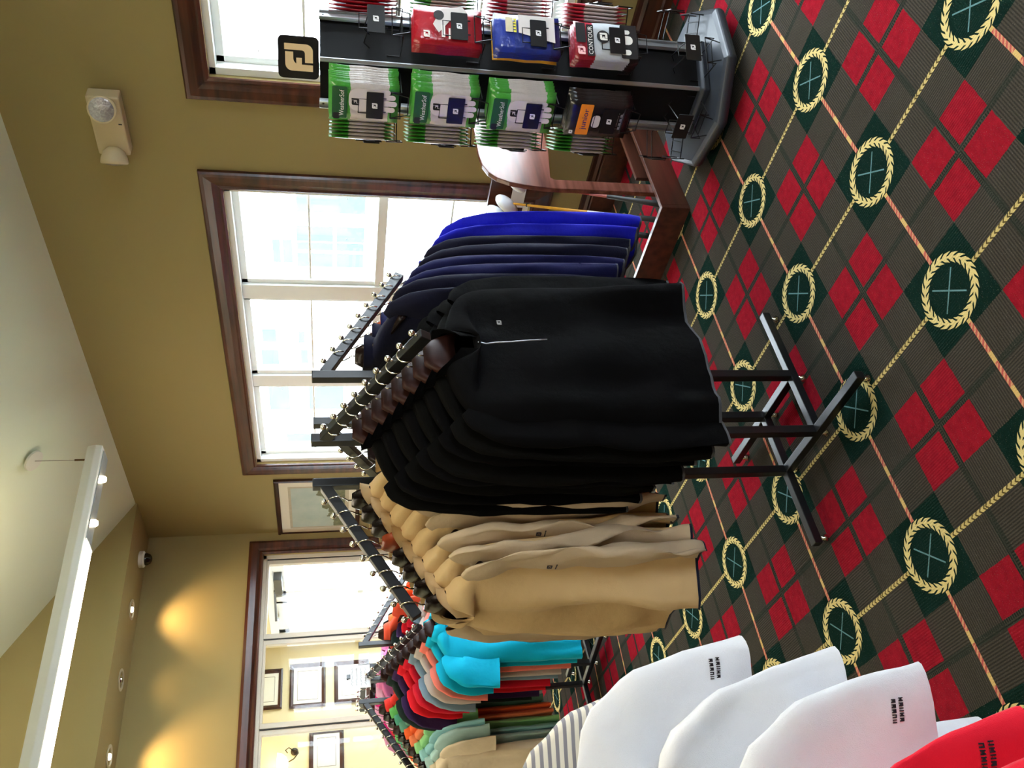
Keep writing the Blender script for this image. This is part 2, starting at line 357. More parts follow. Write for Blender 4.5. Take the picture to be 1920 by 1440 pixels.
# wall sconce
t = thing('wall_sconce', 'curled metal wall sconce with a glowing bowl beyond the glazed screen', 'lamp', (2.44, YB, 1.84))
m_iron = plain('wrought_iron', (50, 44, 34), .5, .7)
MB().lathe([(.035, 0), (.035, .012), (.02, .02), (.0, .022)], 16, Matrix.Rotation(PI / 2, 4, 'X')).build('back_plate', m_iron, t)
MB().tube([(0, -.02, 0), (.0, -.06, -.03), (-.04, -.09, -.04), (-.09, -.1, .0), (-.12, -.1, .06)], .006).tube([(0, -.02, 0), (.03, -.05, .05), (.0, -.08, .08), (-.03, -.09, .06)], .005).build('arm', m_iron, t, smooth=True)
MB().lathe([(.015, 0), (.06, .02), (.09, .06), (.1, .1)], 20, cap=False).build('shade', emit('sconce_glow', (255, 214, 140), 9), t, loc=(-.13, -.11, .05), smooth=True)

# ------------------------------------------------------------------ outside
m_conc = plain('bright_concrete', (235, 235, 232), .9, var=.04, scale=2)
struct(MB().box((W + .25, -25, -.3), (40, 45, -.25)).box((-30, -25, -.3), (W + .25, -3.2, -.25)).build('ground_outside', m_conc))
b = thing('white_building', 'white building with pale blue windows across the street, seen through the window', 'building', (12.8, 10, -.25))
MB().box((0, -14, 0), (1, 14, 9)).build('facade', plain('white_facade', (250, 250, 248), .9, var=.01), b)
sc_ = 12.8 / 11
m_sky = plain('pale_blue_glazing', (68, 80, 82), 1, var=.2, scale=2, spec=0)
def ext(y0, y1, z0, z1, mull=()):
    y0, y1 = y0 * sc_ - 10, y1 * sc_ - 10; z0, z1 = 1.5 + (z0 - 1.5) * sc_ + .25, 1.5 + (z1 - 1.5) * sc_ + .25
    fr = MB().box((-.03, y0 - .03, z0 - .03), (-.001, y1 + .03, z1 + .03)).build('window', plain('white_facade', (250, 250, 248), .9), b)
    MB().box((-.045, y0, z0), (-.031, y1, z1)).build('pane', m_sky, fr)
for q in [(9.62, 10.12, 2.1, 2.25), (9.62, 10.12, 2.3, 2.42), (9.3, 9.62, 1.42, 2.02), (9.66, 9.82, 1.42, 2.02), (9.9, 10.2, 1.42, 2.02), (9.3, 9.62, .9, 1.36), (9.66, 9.82, .9, 1.36), (9.9, 10.2, .9, 1.36), (8.6, 9.0, .9, 2.0), (11.83, 12.17, 2.47, 2.72), (12.42, 12.83, 2.45, 2.77), (11.9, 12.2, 1.95, 2.06), (12.42, 12.8, 1.9, 2.03), (13.5, 14.3, 2.3, 2.7), (13.5, 14.3, 1.2, 1.9), (15.2, 16, 1.3, 2.4), (6.4, 7.4, 1.2, 2.3), (4.4, 5.4, 1.2, 2.3)]: ext(*q)

# ------------------------------------------------------------------ lamps
m_lens = emit('lamp_lens', (255, 244, 222), 7)
m_bulb = emit('lamp_bulb', (255, 232, 190), 25)
m_lampw = plain('white_enamel', (214, 210, 196), .4, var=.02)
def pendant(x0, x1, y, z, label):
    t = thing('pendant_light', label, 'lamp', (x1, y, z)); L = x1 - x0
    prof = [(-.075, .0), (-.085, .035), (-.07, .085), (.07, .085), (.085, .035), (.075, .0)]
    mb = MB(); mb.loft([[(-e, a, b) for a, b in prof] for e in (0, L)], True, True, True); mb.build('housing', m_lampw, t, bevel=.004)
    MB().box((-L + .05, -.062, -.012), (-.62, .062, .001)).build('lens', m_lens, t)
    MB().box((-.6, -.05, -.006), (-.02, .05, .001)).build('end_plate', plain('galvanised', (170, 176, 178), .35, .8), t)
    for x in (-.19, -.48):
        MB().lathe([(.0, -.03), (.013, -.028), (.02, -.018), (.021, .0), (.03, .001)], 16).build('bulb', m_bulb, t, loc=(x, 0, -.004), smooth=True)
    for x in (-.05, -.75 * L):
        zc = ZT + CS * (W - (x1 + x)) if x1 + x > XR else ZR - CS * (XR - x1 - x)
        zz = zc - z
        MB().tube([(x, 0, .08), (x, 0, .16)], .006).build('cable_grip', plain('brass', (90, 70, 40), .4, .8), t)
        MB().tube([(x, 0, .1), (x, 0, zz)], .0016, 6).build('suspension_cable', plain('steel_cable', (120, 112, 96), .4, .8), t)
        MB().lathe([(.062, -.004), (.064, .008), (.03, .014)], 24, Matrix.Rotation(math.atan(CS) if x1 + x > XR else -math.atan(CS), 4, 'Y')).build('ceiling_canopy', m_lampw, t, loc=(x, 0, zz - .02))
    # the lamp's own light: down through the lens and up on to the vault
    for nm, dz, rot, pw in (('pendant_downlight', -.03, 0, 17), ('pendant_uplight', .12, PI, 24)):
        ld = bpy.data.lights.new(nm, 'AREA'); ld.shape = 'RECTANGLE'; ld.size = L - .7; ld.size_y = .1; ld.energy = pw; ld.color = (1, .84, .62)
        lo = bpy.data.objects.new(nm, ld); COL.objects.link(lo); lo.location = (x1 - L / 2 - .3, y, z + dz); lo.rotation_euler = (rot, 0, 0)
    return t
pendant(-1.6, 3.045, 4.375, 2.80, 'long white linear pendant lamp with two glowing bulbs hung from the vaulted ceiling')
pendant(-1.9, 2.6, .9, 2.85, 'added unseen linear pendant lamp above the viewer for warm fill light')  # this second pendant is added out of view for warm fill
for i, (x, on_, lb) in enumerate([(2.79, 1, 'recessed soffit light nearest the dome camera'), (2.28, 0, 'recessed soffit light in the middle of the row'), (1.78, 1, 'recessed soffit light farthest from the dome camera')]):
    t = thing('recessed_light', lb, 'lamp', (x, 6.0, ZT), 0, 'recessed lights along the soffit')
    MB().lathe([(.075, -.001), (.075, -.006), (.058, -.008), (.055, -.001)], 24).build('trim_ring', plain('cream_ring', (190, 180, 150), .4), t)
    MB().lathe([(.055, -.003), (.03, -.002), (.001, -.0015)], 20).build('reflector', plain('chrome', (1, 1, 1)), t)
    MB().lathe([(.0, -.014), (.018, -.012), (.022, -.004)], 14).build('bulb', m_lens if on_ else m_chrome, t)
    if on_ or 1:
        ld = bpy.data.lights.new('recessed_spot', 'SPOT'); ld.energy = (22, 3, 26)[i]; ld.color = (1, .66, .32); ld.spot_size = R(88); ld.spot_blend = .9; ld.shadow_soft_size = .04
        lo = bpy.data.objects.new('recessed_spot', ld); COL.objects.link(lo); lo.location = (x, 6.0, ZT - .03); lo.rotation_euler = (R(20), 0, 0)
# dome camera
t = thing('dome_camera', 'small white dome security camera under the soffit corner', 'camera', (3.2, 6.02, ZT))
MB().lathe([(.062, 0), (.062, -.03), (.05, -.04)], 28).build('housing', m_lampw, t, smooth=False)
MB().lathe([(.046, -.038), (.045, -.055), (.036, -.075), (.02, -.086), (.001, -.089)], 28, cap=False).build('dome', plain('smoked_dome', (6, 6, 8), .08), t, smooth=True)
# emergency light
t = thing('emergency_light', 'beige twin head emergency light high on the wall between the two windows', 'lamp', (W, 2.37, 2.46))
m_beige = plain('beige_plastic', (202, 184, 146), .45, var=.02)
MB().box((-.07, -.15, -.068), (0, .15, .068)).build('housing', m_beige, t, bevel=.008)
MB().box((-.0705, -.02, -.06), (-.069, -.014, -.045)).build('test_button', m_black, t)
for yy, az in ((-.105, -25), (.15, 55)):
    M = Matrix.Translation((-.09, yy, .0)) @ Matrix.Rotation(R(-az), 4, 'Z') @ Matrix.Rotation(R(-90), 4, 'Y') @ Matrix.Rotation(R(0), 4, 'X')
    h = MB().lathe([(.02, -.05), (.045, -.03), (.057, .0), (.06, .022), (.056, .026)], 28, M).build('lamp_head', m_beige, t, smooth=True)
    l2 = NT('ribbed_lens') if 'ribl' not in MC else None
    if l2:
        n = l2.noise(120); l2.set(Base_Color=l2.mix(n, lin((120, 116, 124)), lin((220, 216, 220))), Roughness=.15, Metallic=.6); l2.bump(n, .8, .003); MC['ribl'] = l2.m
    MB().lathe([(.001, .036), (.03, .033), (.052, .026)], 28, M, cap=False).build('lens', MC['ribl'], h, smooth=True)

# ------------------------------------------------------------------ clothing racks
SLOPE = .56
def rack(name, label, cx, cy, rz, H, L=.42, arms=(0, 1, 2, 3), hs=.11, foot=.27, balls=9, flat=()):
    t = thing(name, label, 'rack', (cx, cy, 0), rz)
    for k in range(4):
        a = Matrix.Rotation(R(90) * k, 4, 'Z')      # k=0: post front-left, arm towards -y
        p = a @ Vector((-hs, -hs, 0)); d = a @ Vector((0, -1, 0)); e = a @ Vector((-1, 0, 0))
        MB().box((p.x - .0135, p.y - .0135, .05), (p.x + .0135, p.y + .0135, H)).build('post', m_black, t, bevel=.002)
        q = p + Vector((0, 0, H - .035)); ar = MB(); SLOPE = 0 if k in flat else .56
        ar.bar(q + d * .01, q + d * L + Vector((0, 0, -SLOPE * L)), .025, .03)
        if k in arms:
            am = ar.build('arm', m_black, t, bevel=.002)
            for i in range(balls):
                s = .05 + (L - .055) * i / (balls - 1)
                pt = q + d * s + Vector((0, 0, -SLOPE * s + .014)); up = (Vector((0, 0, 1)) + d * SLOPE).normalized()
                MB().tube([pt, pt + up * .012], .0035, 6).ball(pt + up * .019, .0085, 8).build('ball_stop', m_chrome, am, smooth=True)
        g = p + Vector((0, 0, .04)); b_ = MB(); b_.bar(g + d * foot, g - d * (2 * hs - .0), .027, .027); b_.build('base_bar', m_black, t, bevel=.002)
        for s in (foot - .02, -.01):
            w = g + d * s; MB().lathe([(.012, -.04), (.014, -.034), (.006, -.026), (.006, -.012)], 12, Matrix.Translation(w)).build('levelling_foot', m_chrome, t, smooth=True)
    return t
def arm_point(cx, cy, rz, H, k, s, hs=.11, SLOPE=.56):
    a = Matrix.Rotation(R(90) * k + rz, 4, 'Z'); p = a @ Vector((-hs, -hs, 0)); d = a @ Vector((0, -1, 0))
    q = Vector((cx, cy, H - .035)) + p + d * s; q.z -= SLOPE * s
    return q, R(90) * k + rz       # rotation that turns local -y into the arm direction

# ------------------------------------------------------------------ garments and hangers
def tree_of(o):
    me = o.data; return BVHTree.FromPolygons([v.co for v in me.vertices], [p.vertices for p in me.polygons])
def drape(mb, tree, eps=.0012):
    """lays flat needlework, zips and buttons on to the cloth in front of which they were drawn"""
    ys = [v.co.y for v in mb.bm.verts]; y0 = max(ys)
    for v in mb.bm.verts:
        h = tree.ray_cast(Vector((v.co.x, -.3, v.co.z)), Vector((0, 1, 0)))[0]
        if h: v.co.y = h.y - eps + (v.co.y - y0)
    return mb
def ring(hw, tf, tb, z, n, f, cx=0, cy=0, dip=0):
    out = []
    for i in range(n):
        a = 2 * PI * i / n; c, s_ = math.cos(a), math.sin(a)
        x = hw * math.copysign(abs(c) ** .7, c); y = (tb if s_ > 0 else tf) * math.copysign(abs(s_) ** .75, s_)
        zz = z - dip * max(0, -s_) ** 3
        dx, dy = f(x, y, zz, s_); out.append((cx + x + dx, cy + y + dy, zz))
    return out
def interp(tab, z):
    for a, b in zip(tab, tab[1:]):
        if a[0] >= z >= b[0]:
            k = (a[0] - z) / (a[0] - b[0] + 1e-9); return [p + (q - p) * k for p, q in zip(a, b)]
    return tab[-1]
def garment(name, label, cat, group, loc, rz, long_, mats, seed, outer=False, thick=.019, zipc=None, logo=None, sleeve_logo=None, buttons=False, opened=.0, Lb=.74, wide=1., piping=None, sl_out=0., phase=0., collar_m=None, flip=1, amp=1.):
    rnd = random.Random(seed); t = thing(name, label, cat, loc, rz + R(rnd.uniform(-2.2, 2.2)) * amp, group); Lb += rnd.uniform(-.015, .015)
    ph = [phase + rnd.uniform(-.35, .35) for _ in range(6)]; tf = .045 if outer else thick; tb = thick
    jx = rnd.uniform(-.008, .008)
    tab = [(-.092, .056, .6), (-.099, .072, .8), (-.106, .10, .8), (-.118, .135, .75), (-.133, .165, .7), (-.149, .185, .65), (-.168, .200, .7), (-.21, .212, .9), (-.3, .222, 1), (-.5, .226, 1.1), (-Lb - .08, .236, 1.15)]
    def fold(x, y, z, s_):
        g = min(1, max(0, (-z - .16) / .45)) * amp
        u = x * 26
        dy = g * (.010 * math.sin(u + ph[0] + z * 1.2) + .006 * math.sin(u * 1.9 + ph[1] - z * 2.6)) + .004 * noise.noise((x * 16 + seed, z * 7, 3)) * amp + .0035 * g * math.sin(x * 75 + 4 * noise.noise((x * 4, z * 3, seed)) * 2)
        if outer and s_ < 0: dy += g * (.012 * math.sin(u * 1.4 + ph[2] + z * 3)) - .008 * g + .014 * noise.noise((x * 9 + seed, z * 4, 9)) * amp + .010 * g * abs(noise.noise((x * 14 + z * 5 + seed, z * 2.2 - x * 3, 5)))
        return jx * g, dy
    Lb = Lb + (0 if long_ else .08)
    zs = [-.092, -.095, -.099, -.103, -.107, -.112, -.119, -.128, -.138, -.15, -.162, -.178, -.2] + [-.2 - (Lb - .2) * i / 20 for i in range(1, 21)]
    rings = []
    for z in zs:
        _, hw, k = interp(tab, z); nd = max(0, 1 - (-z - .092) / .07)
        rings.append(ring(hw * wide, tf * k + .022 * nd, tb * k + .022 * nd, z, 52, fold, dip=(.05 + opened) * nd))
    body = MB(); body.loft(rings); b = body.build('body', mats[0], t, smooth=True)
    last = rings[-1]
    if piping: MB().loft([[(x * 1.004, y * 1.03, z + .004) for x, y, z in last], [(x * 1.006, y * 1.05, z) for x, y, z in last], [(x, y, z - .004) for x, y, z in last]]).build('hem_piping', piping, t, smooth=True)
    if outer and long_: MB().box((-.022, .018, -.125), (.022, .021, -.098)).build('neck_label', fabric('tan_label', (190, 150, 104)), t)
    # sleeves
    for sd in (-1, 1):
        if long_:
            path = [(.158, -.142, .034, .5), (.180, -.163, .048, .7), (.196, -.2, .056, .9), (.208, -.26, .058, 1), (.219, -.36, .056, 1), (.229, -.5, .052, 1), (.238, -.63, .047, 1), (.242, -.715, .043, 1), (.243, -.745, .042, 1)]
        else:
            path = [(.162, -.142, .034, .5), (.192, -.160, .056, .7), (.232, -.19, .078, .9), (.252, -.235, .09, 1), (.264, -.30, .093, 1), (.272, -.365, .092, 1), (.275, -.392, .092, 1)]
        sw = rnd.uniform(-.016, .014); fw_ = rnd.uniform(-.009, .004); bend = rnd.uniform(-.012, .018); rr = []; K = 4
        for i in range(len(path) - 1):
            for j in range(K):
                k = j / K; p = [a + (b2 - a) * k for a, b2 in zip(path[i], path[i + 1])]; rr.append(p)
        rr.append(list(path[-1])); srings = []
        for i, (x, z, hw, k) in enumerate(rr):
            x *= wide; e = i / len(rr); x += (sw * e + sl_out * e) + bend * math.sin(PI * e) * (amp if long_ else .3) ; nx = rr[min(i + 1, len(rr) - 1)]; pv = rr[max(i - 1, 0)]
            d = Vector((nx[0] - pv[0], 0, nx[1] - pv[1])).normalized(); pr = Vector((-d.z, 0, d.x))
            lst = []
            for q in range(22):
                a = 2 * PI * q / 22; c, s_ = math.cos(a), math.sin(a)
                off = pr * hw * math.copysign(abs(c) ** .8, c); th_ = (.017 if thick < .03 else .024) * k
                yy = th_ * math.copysign(abs(s_) ** .8, s_) + fw_ * e - .004
                w_ = (noise.noise((x * 8 + seed * 3.1, z * 6.5, sd * 2 + s_)) * .016 + noise.noise((c * 1.5 + seed, z * 13, sd + s_ * .8)) * .006) * min(1, e * 3) * amp
                lst.append(((x + off.x) * sd + w_ * .6 * sd, yy + w_ * .8 + .008 * math.sin((x + off.x) * 26 * sd + ph[0]) * e * amp, z + off.z))
            srings.append(lst)
        s = MB().loft(srings).build('sleeve', mats[1] if len(mats) > 1 else mats[0], t, smooth=True)
        if piping and long_:
            la = srings[-1]; MB().loft([[(x, y * 1.03, z + .003) for x, y, z in la], [(x, y, z - .004) for x, y, z in la]]).build('cuff_piping', piping, s, smooth=True)
        if sleeve_logo and (sd == sleeve_logo[0]):
            M = frame_of((sd * sleeve_logo[4], -.034, sleeve_logo[1]), (1, 0, 0), (0, 0, 1))
            mbx = MB(); stitched(mbx, M, sleeve_logo[2]); drape(mbx, tree_of(s)).build('embroidery', sleeve_logo[3], s)
    # collar
    cm = collar_m or mats[0]; n = 30; op = opened * 2.2
    def cring(rx, ry, zoff, gapz, g=.30):
        out = []
        for i in range(n + 1):
            a = -PI / 2 + g + (2 * PI - 2 * g) * i / n
            fr = max(0, -math.sin(a)); out.append((rx * math.cos(a), ry * math.sin(a) - .006, -.095 + zoff - gapz * fr ** 2))
        return out
    if long_:
        MB().loft([cring(.060, .043, 0, .052 + opened), cring(.063, .046, .014, .045 + opened), cring(.067, .048, .027, .03 + opened), cring(.069, .049, .029, .03 + opened), cring(.066, .046, .026, .03 + opened), cring(.058, .04, .01, .045 + opened)], False).build('collar', cm, t, smooth=True)
    else:
        MB().loft([cring(.06, .046, 0, .03), cring(.06, .044, .02, .02), cring(.065, .047, .024, .02), cring(.076, .054, .008, .035, .2), cring(.086, .058, -.012, .04, .12)], False).build('collar', cm, t, smooth=True)
    if zipc:
        zp = MB(); pts = []
        for i in range(9):
            z = -.135 - opened - .17 * i / 8; _, hw, k = interp(tab, z); dx, dy = fold(0, 0, z, -1); pts.append((0, -tf * k - .002 + dy, z))
        zp.tube(pts, .002, 6); drape(zp, tree_of(b), .0006).build('zip', zipc, t, smooth=True)
    if buttons:
        pl = MB(); 
        for q in range(8): pl.box((-.016, -tf - .002, -.27 + .018 * q), (.016, -tf, -.252 + .018 * q))
        bmesh.ops.remove_doubles(pl.bm, verts=pl.bm.verts, dist=1e-5); tb_ = tree_of(b); drape(pl, tb_).build('placket', mats[0], t)
        for i in range(3):
            hb = tb_.ray_cast(Vector((0, -.3, -.15 - .042 * i)), Vector((0, 1, 0)))[0] or Vector((0, -tf, 0)); MB().lathe([(.0065, 0), (.0065, .002), (.003, .0025)], 12, Matrix.Translation((0, hb.y - .003, -.15 - .042 * i)) @ Matrix.Rotation(PI / 2, 4, 'X')).build('button', m_black, t)
    if logo:
        mbx = MB(); M = frame_of((.07 * flip, -tf - .012, -.24), (1, 0, 0), (0, 0, 1)); fj(mbx, M, .014, .012, .001); drape(mbx, tree_of(b)).build('emblem', logo, t)
    return t
def stitched(mb, M, kind):
    if kind == 'fj': fj(mb, M @ Matrix.Translation((-.008, 0, 0)), .016, .014, .0008); mb.box((-.012, -.012, 0), (.012, -.009, .0008), M)
    else:
        M = M @ Matrix.Scale(.72 if kind == 'narrow' else .85, 4)
        rnd = random.Random(len(kind))
        for row in range(2):                       # two short rows of block stitches
            for i in range(7 if kind == 'wide' else 5):
                x = -.028 + i * .0085 + row * .002; y = -.014 * row
                mb.box((x, y, 0), (x + .002, y + .008, .0008), M).box((x + .0045, y, 0), (x + .0062, y + .008, .0008), M); mb.box((x, y + (0 if rnd.random() < .5 else .006), 0), (x + .006, y + .002 + (0 if rnd.random() < .5 else .004), .0008), M)
m_hang = [wood('hanger_walnut', (28, 12, 8), (60, 28, 18), .42, 0), wood('hanger_cherry', (120, 48, 24), (176, 84, 50), .25, 0), wood('hanger_black', (14, 10, 10), (36, 24, 22), .25, 0)]
HP = {}
def hanger(label, loc, rz, kind, group):
    if kind not in HP:
        t = thing('clothes_hanger', label, 'hanger', loc, rz, group); HP[kind] = t
        rings = []
        for i in range(25):
            x = -.185 + .37 * i / 24; u = abs(x) / .185; k_ = max(0, min(1, (abs(x) - .03) / .045)); k_ = k_ * k_ * (3 - 2 * k_); cz = -.082 * (1 - k_) + k_ * (-.123 - max(0, abs(x) - .07) * .4); hh = .04 * (1 - k_) + .011 * k_; hd = .013 if u > .3 else .013 + .003 * (1 - u / .3)
            cy = .012 * u * u
            rings.append([(x, cy + hd * math.cos(a), cz + hh * math.sin(a)) for a in [2 * PI * k / 14 for k in range(14)]])
        MB().loft(rings, True, True, True).build('shoulder_piece', m_hang[kind], t, smooth=True)
        h = [(0, 0, -.045), (0, 0, -.032), (.008, 0, -.026), (.017, 0, -.016), (.0215, 0, -.004)] + [(.0215 * math.cos(R(a)), 0, .0215 * math.sin(R(a))) for a in range(10, 215, 20)]
        MB().tube(h, .0021, 6).build('hook', m_chrome, t, smooth=True); return t
    c = copy_tree(HP[kind]); c.location = loc; c.rotation_euler = (0, 0, rz); tag(c, label, 'hanger', group); return c

blk = fabric('black_knit', (4, 4, 5), .95, .0, spec=.08); blk2 = fabric('black_knit_warm', (6, 6, 5), .95, .0, spec=.08); nvy = fabric('navy_knit', (16, 20, 66), .8, .1); nvy2 = fabric('deep_navy_knit', (12, 15, 38), .8, .08); royal = fabric('royal_blue_knit', (18, 24, 176), .7, .15)
kh = fabric('khaki_shell', (198, 169, 124), .8, .05); kh2 = fabric('khaki_sleeve_light_tint', (186, 166, 138), .8, .05); navl = fabric('navy_lining', (22, 30, 50), .8)  # sleeves are the same cloth, with the greyer light on them painted in
lgrey = fabric('grey_thread', (150, 150, 150)); wthr = fabric('white_thread', (220, 220, 220)); dthr = fabric('dark_thread', (40, 36, 44))
m_pipe = fabric('grey_piping', (70, 72, 76)); m_zip = plain('silver_zip', (170, 172, 176), .35, .7)
CX1, CY1, H1 = 1.422, 1.958, 1.547
rack('clothing_rack', 'black four arm metal clothing rack in the foreground with black, navy and khaki pullovers', CX1, CY1, 0, H1)
s_of = lambda n, L=.42, i0=.40, gap=.044: [i0 - gap * i for i in range(n)]
# arm 0: towards the viewer
for i, s in enumerate(s_of(8, i0=.345, gap=.042)):
    q, rz = arm_point(CX1, CY1, 0, H1, 0, s); e = ORD[i]
    hanger('dark brown wooden hanger holding the %s black pullover on the arm pointing at the viewer' % e, q, rz, 0, 'hangers of the black pullovers')
    garment('pullover', ('black quarter-zip pullover facing the viewer with its collar open, outermost on the front arm' if i == 0 else 'black long-sleeved pullover, %s from the front end of the arm pointing at the viewer' % e), 'pullover', 'black pullovers on the front arm', q, rz, True, [blk if i % 2 == 0 else blk2], 11 + i,
            outer=i == 0, zipc=m_zip if i == 0 else None, logo=lgrey if i == 0 else None, opened=.035 if i == 0 else .0, piping=m_pipe, phase=.4, collar_m=blk, wide=1.03, thick=.016 if i else .02)
# arm 1 (to +x): navy and royal blue
cols = [(royal, 'royal blue'), (royal, 'royal blue'), (nvy2, 'navy'), (nvy2, 'navy'), (nvy, 'navy'), (nvy, 'navy'), (nvy2, 'navy'), (nvy2, 'navy')]
for i, s in enumerate(s_of(8, i0=.40, gap=.046)):
    q, rz = arm_point(CX1, CY1, 0, H1, 1, s); e = ORD[i]; m, cn = cols[i]
    hanger('%s wooden hanger holding the %s pullover from the window end of the blue arm' % ('orange brown' if 1 < i < 6 else 'dark', e), q, rz, 1 if 1 < i < 6 else 2, 'hangers of the blue pullovers')
    garment('pullover', '%s long-sleeved pullover, %s from the window end of the rack arm' % (cn, e), 'pullover', 'blue pullovers on the window-side arm', q, rz, True, [m], 40 + i, outer=i == 0, piping=m_pipe, phase=1.2 , zipc=m_zip if i == 0 else None, thick=.018,
            sleeve_logo=(-1, -.33, 'fj', wthr, .23) if i == 7 else None)
# arm 2 (to +y): tan, mostly hidden
for i, s in enumerate(s_of(4, i0=.37, gap=.07)):
    q, rz = arm_point(CX1, CY1, 0, H1, 2, s)
    hanger('dark wooden hanger holding the %s tan pullover on the arm pointing away' % ORD[i], q, rz, 2, 'hangers of the tan pullovers')
    garment('pullover', 'tan pullover behind the black ones, %s on the arm pointing away' % ORD[i], 'pullover', 'tan pullovers on the far arm', q, rz, True, [kh], 60 + i, thick=.02)
# arm 3 (to -x): khaki
for i, s in enumerate(s_of(8, i0=.385, gap=.047)):
    q, rz = arm_point(CX1, CY1, 0, H1, 3, s); e = ORD[i]
    hanger('%s wooden hanger holding the %s khaki pullover from the left end' % ('orange brown' if i == 4 else 'black', e), q, rz, 1 if i == 4 else 2, 'hangers of the khaki pullovers')
    garment('pullover', 'khaki long-sleeved pullover with navy collar lining, %s from the left end of the rack arm' % e if i else 'khaki pullover with flopped collar facing left, outermost on the left rack arm', 'pullover', 'khaki pullovers on the left arm', q, rz, True, [kh, kh2], 80 + i, outer=i == 0, piping=navl, phase=2.0 + i * .25, opened=.03 if i == 0 else .01,
            sleeve_logo=(1, -.34 - .02 * (i % 3), 'fj', dthr, .235) if i in (0, 2, 4, 6) else None, thick=.021, amp=1.9)

# second rack, farther away, with coloured polos
CX2, CY2, RZ2, H2 = 1.69, 4.63, R(12), 1.345
rack('clothing_rack', 'black four arm metal clothing rack farther back with brightly coloured polo shirts', CX2, CY2, RZ2, H2, L=.46, flat=(2,))
def col(n, c): return fabric('polo_' + n, c, .85, .1)
def polos(k, lst, arm_name, i0, gap, CX, CY, RZ, H, seed, group, kindh=0, **kw):
    for i, (cn, c) in enumerate(lst):
        q, rz = arm_point(CX, CY, RZ, H, k, i0 - gap * i, SLOPE=0 if k == 2 else .56); e = ORD[i]
        hanger('wooden hanger of the %s polo, %s on the %s' % (cn, e, arm_name), q, rz, kindh if i % 3 else 0, 'hangers on the ' + arm_name)
        garment('polo_shirt', '%s polo shirt, %s on the %s' % (cn, e, arm_name), 'polo shirt', group, q, rz, False, [col(cn.replace(' ', '_'), c)], seed + i, outer=i == 0, thick=.019, phase=seed * .3, Lb=.76,
                buttons=kw.get('buttons', False) and i == 0)
polos(0, [('cyan', (0, 178, 214)), ('turquoise', (0, 170, 200)), ('salmon', (232, 120, 104)), ('pale grey', (186, 178, 172)), ('steel blue', (120, 144, 162)), ('crimson', (206, 20, 44)), ('red', (214, 24, 40)), ('dark purple', (52, 30, 74)), ('dark green', (24, 40, 36))], 'back rack arm nearest the viewer', .43, .047, CX2, CY2, RZ2, H2, 120, 'polos on the second rack front arm')
polos(1, [('lilac', (206, 160, 200)), ('coral', (228, 84, 56)), ('pale coral', (236, 120, 96)), ('orange', (226, 96, 50)), ('rust orange', (210, 84, 44)), ('tangerine', (232, 106, 52)), ('deep coral', (222, 84, 58))], 'back rack window side arm', .385, .054, CX2, CY2, RZ2, H2, 140, 'polos on the second rack window arm', 2)
polos(2, [('light pink', (222, 160, 200)), ('magenta', (206, 20, 120)), ('pale pink', (224, 170, 204)), ('rose pink', (216, 120, 170))], 'back rack far side arm', .40, .10, CX2, CY2, RZ2, H2, 150, 'polos on the second rack far arm', 2)
polos(3, [('cream', (222, 206, 180)), ('pale blue', (168, 204, 206)), ('sky blue', (140, 196, 204)), ('light green', (140, 206, 140)), ('peach orange', (232, 130, 88)), ('bright orange', (236, 100, 48)), ('sea green', (92, 150, 132)), ('teal green', (74, 150, 128)), ('grass green', (96, 176, 96)), ('scarlet', (214, 50, 44))], 'back rack left side arm', .43, .042, CX2, CY2, RZ2, H2, 160, 'polos on the second rack left arm', 2, buttons=True)
# paper sign clipped on the second rack
t = thing('paper_sign', 'white paper sign held by a black clip above the second rack', 'sign', (1.615, 4.46, 1.29), R(20))
MB().box((-.075, -.001, 0), (.075, .001, .115)).build('paper', plain('sign_paper', (240, 240, 240), .6, var=.01), t)
mb = MB()
rnd = random.Random(5)
for r_ in range(4):
    pts = [(-.06 + .12 * i / 30, -.0018, .095 - .023 * r_ + rnd.uniform(-.005, .005)) for i in range(31)]; mb.tube(pts, .0006, 4)
mb.build('handwriting', fabric('grey_thread', (1, 1, 1)), t)
MB().box((-.013, -.006, .105), (.013, .006, .125)).tube([(-.01, 0, .12), (-.006, 0, .14), (.006, 0, .14), (.01, 0, .12)], .001, 6).build('binder_clip', m_black, t)
MB().tube([(0, .004, .0), (0, .004, -.05)], .004, 6).build('sign_stem', m_chrome, t)

# third rack just off the left edge, low and close: white, striped and red polos
AX3 = Vector((-.49, -.872, 0)); RZ3 = math.atan2(AX3.x, -AX3.y); H3 = 1.40
P3 = Vector((.165, 1.48, 0))
def p3(s): q = P3 + AX3 * s; q.z = H3 - .035 - SLOPE * s; return q
t = thing('garment_stand', 'black two arm garment stand at the left edge holding white and red polos', 'rack', P3, RZ3)
MB().box((-.015, -.015, .03), (.015, .015, H3)).build('post', m_black, t, bevel=.002)
MB().bar((0, .01, H3 - .035), (0, -.62, H3 - .035 - SLOPE * .62), .025, .03).build('arm', m_black, t, bevel=.002)
MB().bar((0, -.3, .02), (0, .3, .02), .04, .025).bar((-.3, 0, .02), (.3, 0, .02), .04, .025).build('base', m_black, t)
strp = NT('striped_knit'); sx = strp.n('ShaderNodeSeparateXYZ'); strp.l(strp.obj(), sx.inputs[0])
k = strp.op('GREATER_THAN', strp.op('FRACT', strp.op('MULTIPLY', sx.outputs[2], 78)), .55); strp.set(Base_Color=strp.mix(k, lin((226, 220, 206)), lin((136, 134, 142))), Roughness=.85)
wht = fabric('white_pique', (228, 230, 237), .85, .05); red3 = fabric('red_pique', (224, 22, 48), .8, .15)
